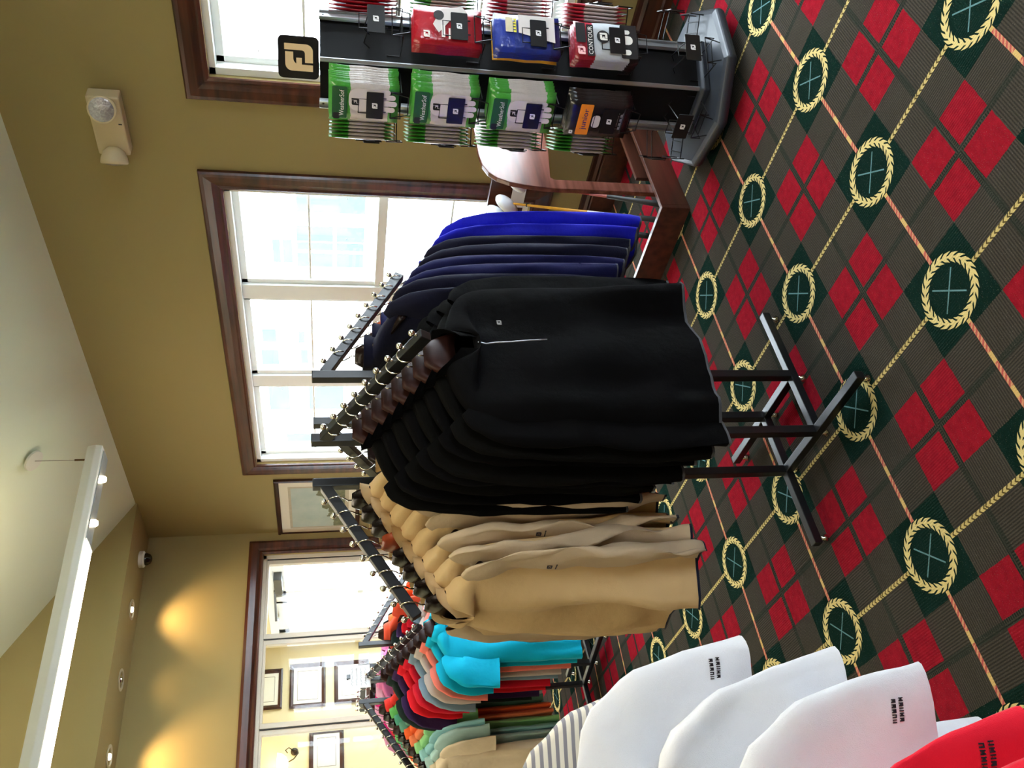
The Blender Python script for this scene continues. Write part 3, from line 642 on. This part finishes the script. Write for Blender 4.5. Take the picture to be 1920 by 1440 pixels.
lst3 = [('red', red3, .57, 'bright red polo shirt, nearest the viewer at the left edge', None), ('red', red3, .485, 'red polo shirt with dark sleeve embroidery, directly behind the nearest red one', 'wide'), ('white', wht, .395, 'white polo shirt with dark sleeve lettering just behind the red ones', 'narrow'), ('white', wht, .285, 'white polo shirt between two other white ones at the left edge', None),
        ('white', wht, .165, 'white polo shirt farthest back of the white ones at the left edge', 'narrow'), ('striped', strp.m, .045, 'grey and cream striped polo shirt behind the white ones', None)]
for i, (cn, m, s, lb, lg) in enumerate(lst3):
    q = p3(s) + Vector((-.872, .49, 0)) * {'striped': .07, 'red': .045}.get(cn, 0)
    hanger('dark wooden hanger of the %s' % lb[:60].rsplit(' ', 1)[0], q, RZ3, 0, 'hangers on the garment stand')
    garment('polo_shirt', lb, 'polo shirt', 'polos on the garment stand at the left edge', q, RZ3, False, [m], 200 + i, outer=i == 0, thick=.026, Lb=.72, phase=.7, sl_out=.02, sleeve_logo=(1, -.345 + (.0, .03, .012, 0, .02)[i % 5], lg, dthr, (.31, .335, .335, 0, .362)[i % 5]) if lg else None)

# ------------------------------------------------------------------ glove display tower
RZD = math.atan2(-.51, -.86); DC = Vector((2.835, 1.627, 0)); DR = .165
disp = thing('glove_display', 'black hexagonal tower display with wire baskets of golf gloves beside the window', 'display stand', DC, RZD)
m_dk = plain('dark_panel', (8, 9, 11), .6, var=.15, scale=14, spec=.2); m_disk = plain('charcoal_plastic', (44, 48, 54), .38, var=.08, scale=40); m_rail = plain('brushed_aluminium', (168, 172, 174), .35, .85, .05)
hexa = lambda r, z: [(r * math.cos(R(60 * k)), r * math.sin(R(60 * k)), z) for k in range(6)]
MB().loft([hexa(DR * .985, .1), hexa(DR * .985, 1.525)], True, True, True).build('panel_core', m_dk, disp)
for k in range(6):
    a = R(60 * k); c, s_ = math.cos(a) * DR, math.sin(a) * DR
    if k % 2 == 0: MB().bar((c, s_, .1), (c, s_, 1.527), .016, .02, (math.cos(a), math.sin(a), 0)).build('corner_rail', m_rail, disp, bevel=.003)
    else:
        u = Vector((-math.sin(a), math.cos(a), 0)); n_ = Vector((math.cos(a), math.sin(a), 0)); mb = MB(); cc = Vector((c, s_, 0))
        mb.bar(cc + Vector((0, 0, .1)), cc + Vector((0, 0, 1.528)), .05, .006, n_); mb.bar(cc + u * .022 + n_ * .004 + Vector((0, 0, .1)), cc + u * .022 + n_ * .004 + Vector((0, 0, 1.528)), .006, .012, n_).bar(cc - u * .022 + n_ * .004 + Vector((0, 0, .1)), cc - u * .022 + n_ * .004 + Vector((0, 0, 1.528)), .006, .012, n_)
        ch = mb.build('slotted_channel', m_rail, disp)
        mb = MB(); M = frame_of(cc + n_ * .004 + Vector((0, 0, 1.515)), u, (0, 0, 1)); mb.lathe([(.004, 0), (.004, .002)], 10, M).build('screw_hole', m_black, ch)
octo = lambda r, z, o_=22.5: [(r * math.cos(R(45 * k + o_)), r * math.sin(R(45 * k + o_)), z) for k in range(8)]
MB().loft([octo(.27, .03), octo(.305, .045), octo(.315, .065), octo(.31, .082), octo(.29, .09)], True, True, True).build('base_plate', m_disk, disp, smooth=False, bevel=.006)
MB().loft([hexa(DR + .03, .09), hexa(DR + .035, .115), hexa(DR + .02, .125)], True, True, True).build('base_collar', m_disk, disp, bevel=.004)
for k in range(4): MB().lathe([(.022, 0), (.022, .03)], 14, Matrix.Translation((.2 * math.cos(R(45 + 90 * k)), .2 * math.sin(R(45 + 90 * k)), 0))).build('foot', m_black, disp)
# top sign
sg = MB(); M = frame_of((.17, -.068, 1.528), (0, 1, 0), (0, 0, 1)); sg.prism(rrect(.135, .135, .016), .004, M); sg = sg.build('header_sign', plain('black_gloss', (10, 10, 11), .3), disp)
mb = MB(); fj(mb, M @ Matrix.Translation((.024, .02, .0042)), .086, .094, .001); mb.build('emblem', plain('cream_print', (214, 186, 140), .6, var=.02), sg)
ROWS = [1.257, .976, .698, .408, .118]
m_wire = plain('black_wire', (16, 16, 17), .35, .3)
def face_frame(k):
    """outward normal n and sideways u (to the right seen from outside) of face k, in the display's own axes"""
    a = R(30 + 60 * k); n_ = Vector((math.cos(a), math.sin(a), 0)); u = Vector((-math.sin(a), math.cos(a), 0)); return n_, u, n_ * DR * .866
def basket(k, zb):
    n_, u, c = face_frame(k); Z = Vector((0, 0, 1)); P = lambda x, d, z: c + u * x + n_ * d + Z * (zb + z); r = .0022
    mb = MB()
    for s in (-1, 1):
        mb.tube([P(s * .05, .0, .04), P(s * .05, .0, -.006), P(s * .05, .125, -.006), P(s * .05, .125, .03)], r, 6)
        mb.tube([P(s * .026, .0, .10), P(s * .026, .03, .12), P(s * .026, .128, .107), P(s * .026, .128, .045)], r, 6)
    mb.tube([P(-.05, .125, .03), P(.05, .125, .03)], r, 6).tube([P(-.05, .06, -.006), P(.05, .06, -.006)], r, 6).tube([P(-.05, .1, -.006), P(.05, .1, -.006)], r, 6)
    mb.tube([P(-.034, .127, .105), P(-.034, .127, .14), P(.02, .127, .14), P(.02, .127, .105)], r, 6)
    mb.tube([P(-.05, .125, .03), P(-.034, .125, -.03), P(.034, .125, -.03), P(.05, .125, .03)], r, 6)
    b = mb.build('wire_basket', m_wire, disp)
    M = frame_of(P(-.05, .131, .055), u, Z); mb = MB(); mb.prism(rrect(.1, .058, .003, 2), .003, M); mb.build('price_plate', m_black, b)
    mb = MB(); fj(mb, M @ Matrix.Translation((.04, .02, .0032)), .02, .019, .0006); mb.build('plate_emblem', plain('white_print', (232, 232, 232), .5, var=.02), b)
for k in (0, 1, 4, 5):
    for zb in ROWS: basket(k, zb)
# glove packets
def packmat(nm, top, mid, low, rough=.28, edge=None):
    t = NT(nm); sx = t.n('ShaderNodeSeparateXYZ'); t.l(t.obj(), sx.inputs[0]); z = sx.outputs[2]; n = t.noise(26, None, 3)
    zz = t.op('ADD', z, t.op('MULTIPLY', t.op('SUBTRACT', n, .5), .02)); c = t.mix(t.op('GREATER_THAN', zz, .165), lin(mid), lin(top)); c = t.mix(t.op('LESS_THAN', zz, .035), c, lin(low))
    c = t.mix(t.op('MULTIPLY', t.noise(60), .3), c, t.mix(.5, c, (0, 0, 0, 1)))
    t.set(Base_Color=c, Roughness=rough); t.b.inputs['Coat Weight'].default_value = .5; t.b.inputs['Coat Roughness'].default_value = .15; t.bump(n, .5, .01); return t.m
KINDS = {
 'green': (packmat('pack_green', (70, 164, 60), (206, 200, 196), (70, 160, 60)), 'green and white'),
 'red': (packmat('pack_red', (176, 14, 36), (160, 12, 32), (150, 12, 30)), 'glossy red'),
 'blue': (packmat('pack_blue', (34, 56, 150), (30, 50, 130), (24, 34, 96)), 'blue'),
 'maroon': (packmat('pack_maroon', (150, 24, 44), (190, 196, 200), (20, 22, 26)), 'maroon and grey'),
 'black': (packmat('pack_black', (20, 20, 24), (30, 28, 30), (16, 16, 18)), 'black and orange'),
 'stripe': (packmat('pack_pink', (206, 60, 84), (226, 214, 216), (196, 40, 66)), 'red and white'),
 'yellow': (packmat('pack_yellow', (226, 168, 40), (226, 168, 40), (226, 168, 40)), 'yellow'),
}
PM = {}
def pack_mesh(kind, thick):
    if (kind, thick) in PM: return PM[(kind, thick)]
    mb = MB(); rings = []
    for i in range(9):
        z = .235 * i / 8; e = math.sin(PI * i / 8) ** .5; hd = .0009 + thick * e; hw = .074 - .003 * math.sin(PI * i / 4) ** 2
        rings.append([(x * hw, hd * (1 - abs(x) ** 4) + .0004 if s_ > 0 else -hd * (1 - abs(x) ** 4) - .0004, z) for s_, xs in ((-1, (-1, -.6, -.2, .2, .6, 1)), (1, (1, .6, .2, -.2, -.6, -1))) for x in xs])
    mb.loft(rings, True, True, True); bmesh.ops.recalc_face_normals(mb.bm, faces=mb.bm.faces); me = bpy.data.meshes.new('packet'); mb.bm.to_mesh(me); mb.bm.free()
    for p in me.polygons: p.use_smooth = True
    me.materials.append(KINDS[kind][0]); PM[(kind, thick)] = me; return me
plain('white_head', (232, 234, 236), .25, var=.02)
pw = plain('print_white', (236, 234, 226), .5, var=.02); pb = plain('print_black', (14, 14, 16), .5); gl_w = plain('glove_leather', (214, 208, 204), .5, var=.05); po = plain('print_orange', (240, 140, 30), .5); ppk = plain('print_pink', (244, 190, 190), .5, var=.02); pgr = plain('print_dark_green', (22, 84, 40), .5)
def front_print(o, kind):
    def art(name, m, fn):
        mb = MB(); fn(mb); mb.build(name, m, o)
    y = -.0105; Fm = lambda x, z: frame_of((x, y, z), (1, 0, 0), (0, 0, 1))
    fing = lambda mb, x, z, w, h, dd=0: mb.prism(rrect(w, h, w * .48, 4), .0006, Matrix.Translation((0, -dd, 0)) @ Fm(x, z))
    if kind == 'green':
        art('title_panel', pgr, lambda mb: mb.prism(rrect(.12, .05, .004, 2), .0004, Fm(-.062, .176)))
        art('printed_title', pw, lambda mb: text_on(mb, 'WeatherSof', Fm(-.052, .186) @ Matrix.Translation((0, 0, .0008)), .016, .098))
        art('glove_shape', gl_w, lambda mb: [mb.prism(rrect(.085, .095, .03, 5), .0006, Fm(-.03, .075)), fing(mb, -.028, .012, .02, .09), fing(mb, -.005, .006, .02, .09), fing(mb, .018, .012, .02, .09), fing(mb, .038, .03, .018, .07)])
        art('emblem', pb, lambda mb: [fj(mb, Fm(-.008, .135) @ Matrix.Translation((0, 0, .0008)), .026, .026), mb.prism(rrect(.024, .022, .004), .0004, Fm(-.066, .20) @ Matrix.Translation((0, 0, .0002)))])
    elif kind == 'maroon':
        art('title_panel', pb, lambda mb: [mb.prism(rrect(.12, .026, .002, 2), .0004, Fm(-.062, .166)), mb.prism(rrect(.075, .035, .003, 2), .0004, Fm(-.012, .196)), mb.lathe([(.024, 0), (.024, .0005)], 20, Fm(.015, .13)), mb.prism(rrect(.13, .062, .006, 2), .0004, Fm(-.064, .004))])
        art('printed_title', pw, lambda mb: [text_on(mb, 'CONTOUR', Fm(-.056, .171) @ Matrix.Translation((0, 0, .0004)), .016, .108), fj(mb, Fm(.001, .115) @ Matrix.Translation((0, 0, .0008)), .028, .028), fing(mb, -.01, .02, .034, .05, .0006), fing(mb, .03, .03, .016, .04, .0006), fing(mb, -.05, .028, .02, .04, .0006)])
        art('emblem', ppk, lambda mb: fj(mb, Fm(-.058, .2), .03, .028))
    elif kind == 'black':
        art('orange_band', po, lambda mb: mb.prism(rrect(.124, .048, .003, 2), .0004, Fm(-.062, .148)))
        art('printed_title', plain('print_purple', (58, 30, 120), .5), lambda mb: text_on(mb, 'junior', Fm(-.04, .156) @ Matrix.Translation((0, 0, .0004)), .026, .085))
        art('glove_shape', gl_w, lambda mb: [mb.prism(rrect(.05, .03, .012), .0005, Fm(-.03, .112))])
        for j in range(3): art('printed_stripe', plain('print_grey', (120, 120, 124), .5), lambda mb: mb.prism([(0, 0)] + [(x0 + .017 * i, y0) for i in range(4) for x0, y0 in ((0, .009), (.011, .009), (.011, .002), (.017, .002))] + [(.068, 0)], .0005, Fm(-.032, .03 + .014 * j)))
        art('emblem', pw, lambda mb: fj(mb, Fm(-.06, .206), .014, .014))
    elif kind == 'red':
        art('glove_shape', gl_w, lambda mb: [mb.prism([(0, 0), (.06, -.03), (.075, -.1), (.05, -.12), (.02, -.06), (-.03, -.02)], .0005, Fm(.0, .17))])
        art('badge', pb, lambda mb: mb.lathe([(.018, 0), (.018, .0006)], 18, Fm(.035, .15) @ Matrix.Translation((0, 0, .0006))))
        art('emblem', pw, lambda mb: [fj(mb, Fm(-.05, .18), .024, .022), mb.box((-.045, y - .0006, .128), (.0, y, .140)), mb.box((-.05, y - .0006, .11), (-.01, y, .116))])
    elif kind == 'blue':
        art('glove_shape', gl_w, lambda mb: mb.prism([(-.03, 0), (.068, 0), (.068, .13), (.0, .13)], .0005, Fm(.0, .02)))
        art('title_panel', plain('print_cream', (206, 196, 160), .5), lambda mb: mb.prism(rrect(.055, .026, .002, 2), .0005, Fm(.0, .17)))
        art('printed_title', plain('print_yellow', (222, 214, 60), .5), lambda mb: mb.prism([(0, 0)] + [(x0 + .011 * i, y0) for i in range(5) for x0, y0 in ((0, .010), (.007, .010), (.007, .002), (.011, .002))] + [(.055, 0)], .0005, Fm(.0, .158)))
fd = {5: [(0, 'green', 8), (1, 'green', 8), (2, 'green', 8), (3, 'black', 6)], 0: [(1, 'red', 6), (2, 'blue', 6), (3, 'maroon', 7)],
      4: [(0, 'green', 9), (1, 'green', 8), (2, 'green', 9), (3, 'green', 7)], 1: [(0, 'red', 9), (1, 'green', 8), (2, 'stripe', 9), (3, 'stripe', 7)]}
fname = {5: 'left front face', 0: 'right front face', 4: 'left side', 1: 'right side'}; rname = ['top', 'second', 'third', 'fourth', 'bottom']
rnd = random.Random(77); MD = Matrix.Translation(DC) @ Matrix.Rotation(RZD, 4, 'Z')
for k, rows in fd.items():
    n_, u, c = face_frame(k)
    for (ri, kind, cnt) in rows:
        zb = ROWS[ri]
        for i in range(cnt):
            d = .121 - .0125 * i; kd = 'yellow' if (kind == 'blue' and i >= 4) else kind
            tilt = (.03 + .016 * i) if k in (4, 5) else .02 + .006 * i
            o = bpy.data.objects.new('glove_packet', pack_mesh(kd, .0052)); COL.objects.link(o)
            sh = rnd.uniform(-.002, .002) + (.0016 * i if k in (0, 5) else 0)
            pos = MD @ (c + u * sh + n_ * (d - .004) + Vector((0, 0, zb + .001 + rnd.uniform(0, .004))))
            az = math.atan2(n_.y, n_.x) + RZD + PI / 2     # local -y looks outwards
            o.matrix_world = Matrix.Translation(pos) @ Matrix.Rotation(az, 4, 'Z') @ Matrix.Rotation(rnd.uniform(-.012, .012), 4, 'Z') @ Matrix.Rotation(rnd.uniform(-.02, .02), 4, 'Y')
            w = KINDS[kd][1]
            if i == 0 and k in (0, 5):
                front_print(o, kind); tag(o, '%s golf glove packet, frontmost in the %s basket of the %s' % (w, rname[ri], fname[k]), 'glove packet', 'front glove packets of the display')
            else:
                tag(o, '%s glove packet behind the frontmost, %s basket of the %s' % (w, rname[ri], fname[k]) if k in (0, 5) else '%s glove packet stacked in the %s basket on the tower %s' % (w, rname[ri], fname[k]), 'glove packet', '%s packets, %s basket, %s' % (w, rname[ri], fname[k]))

# ------------------------------------------------------------------ club stand and clubs
m_maple = wood('mahogany_gloss', (70, 34, 26), (128, 78, 64), .22, 0, 26); m_maplez = wood('mahogany_shaded', (40, 18, 12), (84, 44, 32), .3, 2, 26)  # darker copy holds the backlit shade of the back panel in its colour
m_board = wood('mahogany_board', (44, 22, 15), (92, 52, 38), .3, 0, 26)
st = thing('club_stand', 'dark mahogany golf club stand with a rounded side panel under the window', 'stand', (2.62, 2.05, 0))
Mx = lambda y: Matrix(((1, 0, 0, 0), (0, 0, -1, y), (0, 1, 0, 0), (0, 0, 0, 1)))
poly = [(.125, .06), (.122, .584 - .0), (.136, .70), (.15, .76), (.175, .81), (.21, .842), (.26, .862), (.33, .87), (.60, .87), (.60, .55), (.40, .55), (.20, .575), (.185, .56), (.185, .06)]
MB().prism(poly, .022, Mx(.044)).build('side_panel', m_maple, st, bevel=.003)
MB().prism(poly, .022, Mx(.82)).build('side_panel', m_maple, st, bevel=.003)
MB().box((.575, .022, .555), (.6, .80, .735)).build('back_panel', m_maplez, st, bevel=.002)
for nm, a, b_ in (('front_board', (0, 0, 0), (.022, .82, .128)), ('side_board', (.022, 0, 0), (.80, .02, .128)), ('side_board', (.022, .80, 0), (.80, .82, .128)), ('divider_board', (.34, .105, 0), (.80, .122, .128)), ('back_board', (.78, .122, 0), (.80, .80, .128))): MB().box(a, b_).build(nm, m_board, st, bevel=.002)
def club(label, bottom, top, shaft_m, head_r, tipc):
    a, b_ = Vector(bottom), Vector(top); d = (b_ - a); L = d.length; dn = d.normalized()
    t = thing('golf_club', label, 'golf club', a)
    MB().tube([(0, 0, 0), dn * .02, dn * .26], [.013, .014, .009], 12).build('grip', plain('black_rubber', (20, 19, 18), .6), t, smooth=True)
    MB().tube([dn * .255, dn * .34], .0075, 10).build('ferrule', tipc, t)
    MB().tube([dn * .34, dn * (L - .02)], [.0068, .0055], 10).build('shaft', shaft_m, t)
    MB().tube([dn * (L - .09), dn * (L - .085)], .008, 10).build('band', m_black, t)
    h = MB(); h.ball((0, 0, 0), 1, 14, (head_r * .9, head_r * 1.25, head_r * .55)); h.build('head', plain('white_head', (232, 234, 236), .25, var=.02), t, loc=d + Vector((0, .01, .01)), rot=(R(-60), R(35), R(20)), smooth=True)
club('golf club with yellow shaft and white head leaning in the stand', (2.745, 2.22, .045), (3.06, 2.41, .665), plain('yellow_shaft', (220, 160, 30), .3), .052, plain('white_head', (1, 1, 1)))
club('golf club with red shaft and white head leaning beside the rounded panel', (2.765, 2.15, .045), (3.03, 2.27, .645), plain('red_shaft', (160, 24, 22), .3), .04, plain('pink_ferrule', (190, 110, 100), .4))
club('golf club half hidden behind the royal blue pullover with a white head', (2.80, 2.36, .045), (3.05, 2.47, .70), plain('white_head', (1, 1, 1)), .055, plain('white_head', (1, 1, 1)))
t = tag(MB().box((-.003, -.11, 0), (.003, .11, .066)).build('paper_card', plain('sign_paper', (1, 1, 1)), None, loc=(3.185, 2.42, .56)), 'white paper card on the back panel of the club stand', 'card')

# ------------------------------------------------------------------ light, world, camera
w = bpy.data.worlds.new('overcast'); bpy.context.scene.world = w; w.use_nodes = True
bg = w.node_tree.nodes['Background']; tc = w.node_tree.nodes.new('ShaderNodeTexCoord'); sp = w.node_tree.nodes.new('ShaderNodeSeparateXYZ'); rp = w.node_tree.nodes.new('ShaderNodeValToRGB')
w.node_tree.links.new(tc.outputs['Generated'], sp.inputs[0]); w.node_tree.links.new(sp.outputs[2], rp.inputs[0]); w.node_tree.links.new(rp.outputs[0], bg.inputs[0])
rp.color_ramp.elements[0].color = (.80, .90, 1, 1); rp.color_ramp.elements[1].color = (.72, .86, 1, 1); bg.inputs[1].default_value = 16.0
cam = bpy.data.cameras.new('camera'); co = bpy.data.objects.new('camera', cam); COL.objects.link(co); bpy.context.scene.camera = co
pit, rol, yaw = .2188, -.0045, .6826
fw = Vector((math.sin(yaw) * math.cos(pit), math.cos(yaw) * math.cos(pit), -math.sin(pit))); r0 = Vector((math.cos(yaw), -math.sin(yaw), 0)); u0 = r0.cross(fw)
r2 = r0 * math.cos(rol) + u0 * math.sin(rol); u2 = u0 * math.cos(rol) - r0 * math.sin(rol)
X, Y, Z = -u2, r2, -fw
co.matrix_world = Matrix(((X.x, Y.x, Z.x, 0), (X.y, Y.y, Z.y, 0), (X.z, Y.z, Z.z, 1.5), (0, 0, 0, 1)))
cam.sensor_width = 36; cam.lens = 28.96; cam.clip_start = .05
sc = bpy.context.scene; sc.view_settings.view_transform = 'Standard'; sc.view_settings.look = 'None'; sc.view_settings.exposure = .52; sc.view_settings.gamma = 1; sc.view_settings.use_curve_mapping = False
sc.cycles.use_denoising = True; sc.cycles.max_bounces = 8; sc.cycles.diffuse_bounces = 5; sc.cycles.transparent_max_bounces = 12; sc.cycles.caustics_reflective = False; sc.cycles.caustics_refractive = False; sc.cycles.sample_clamp_indirect = 6
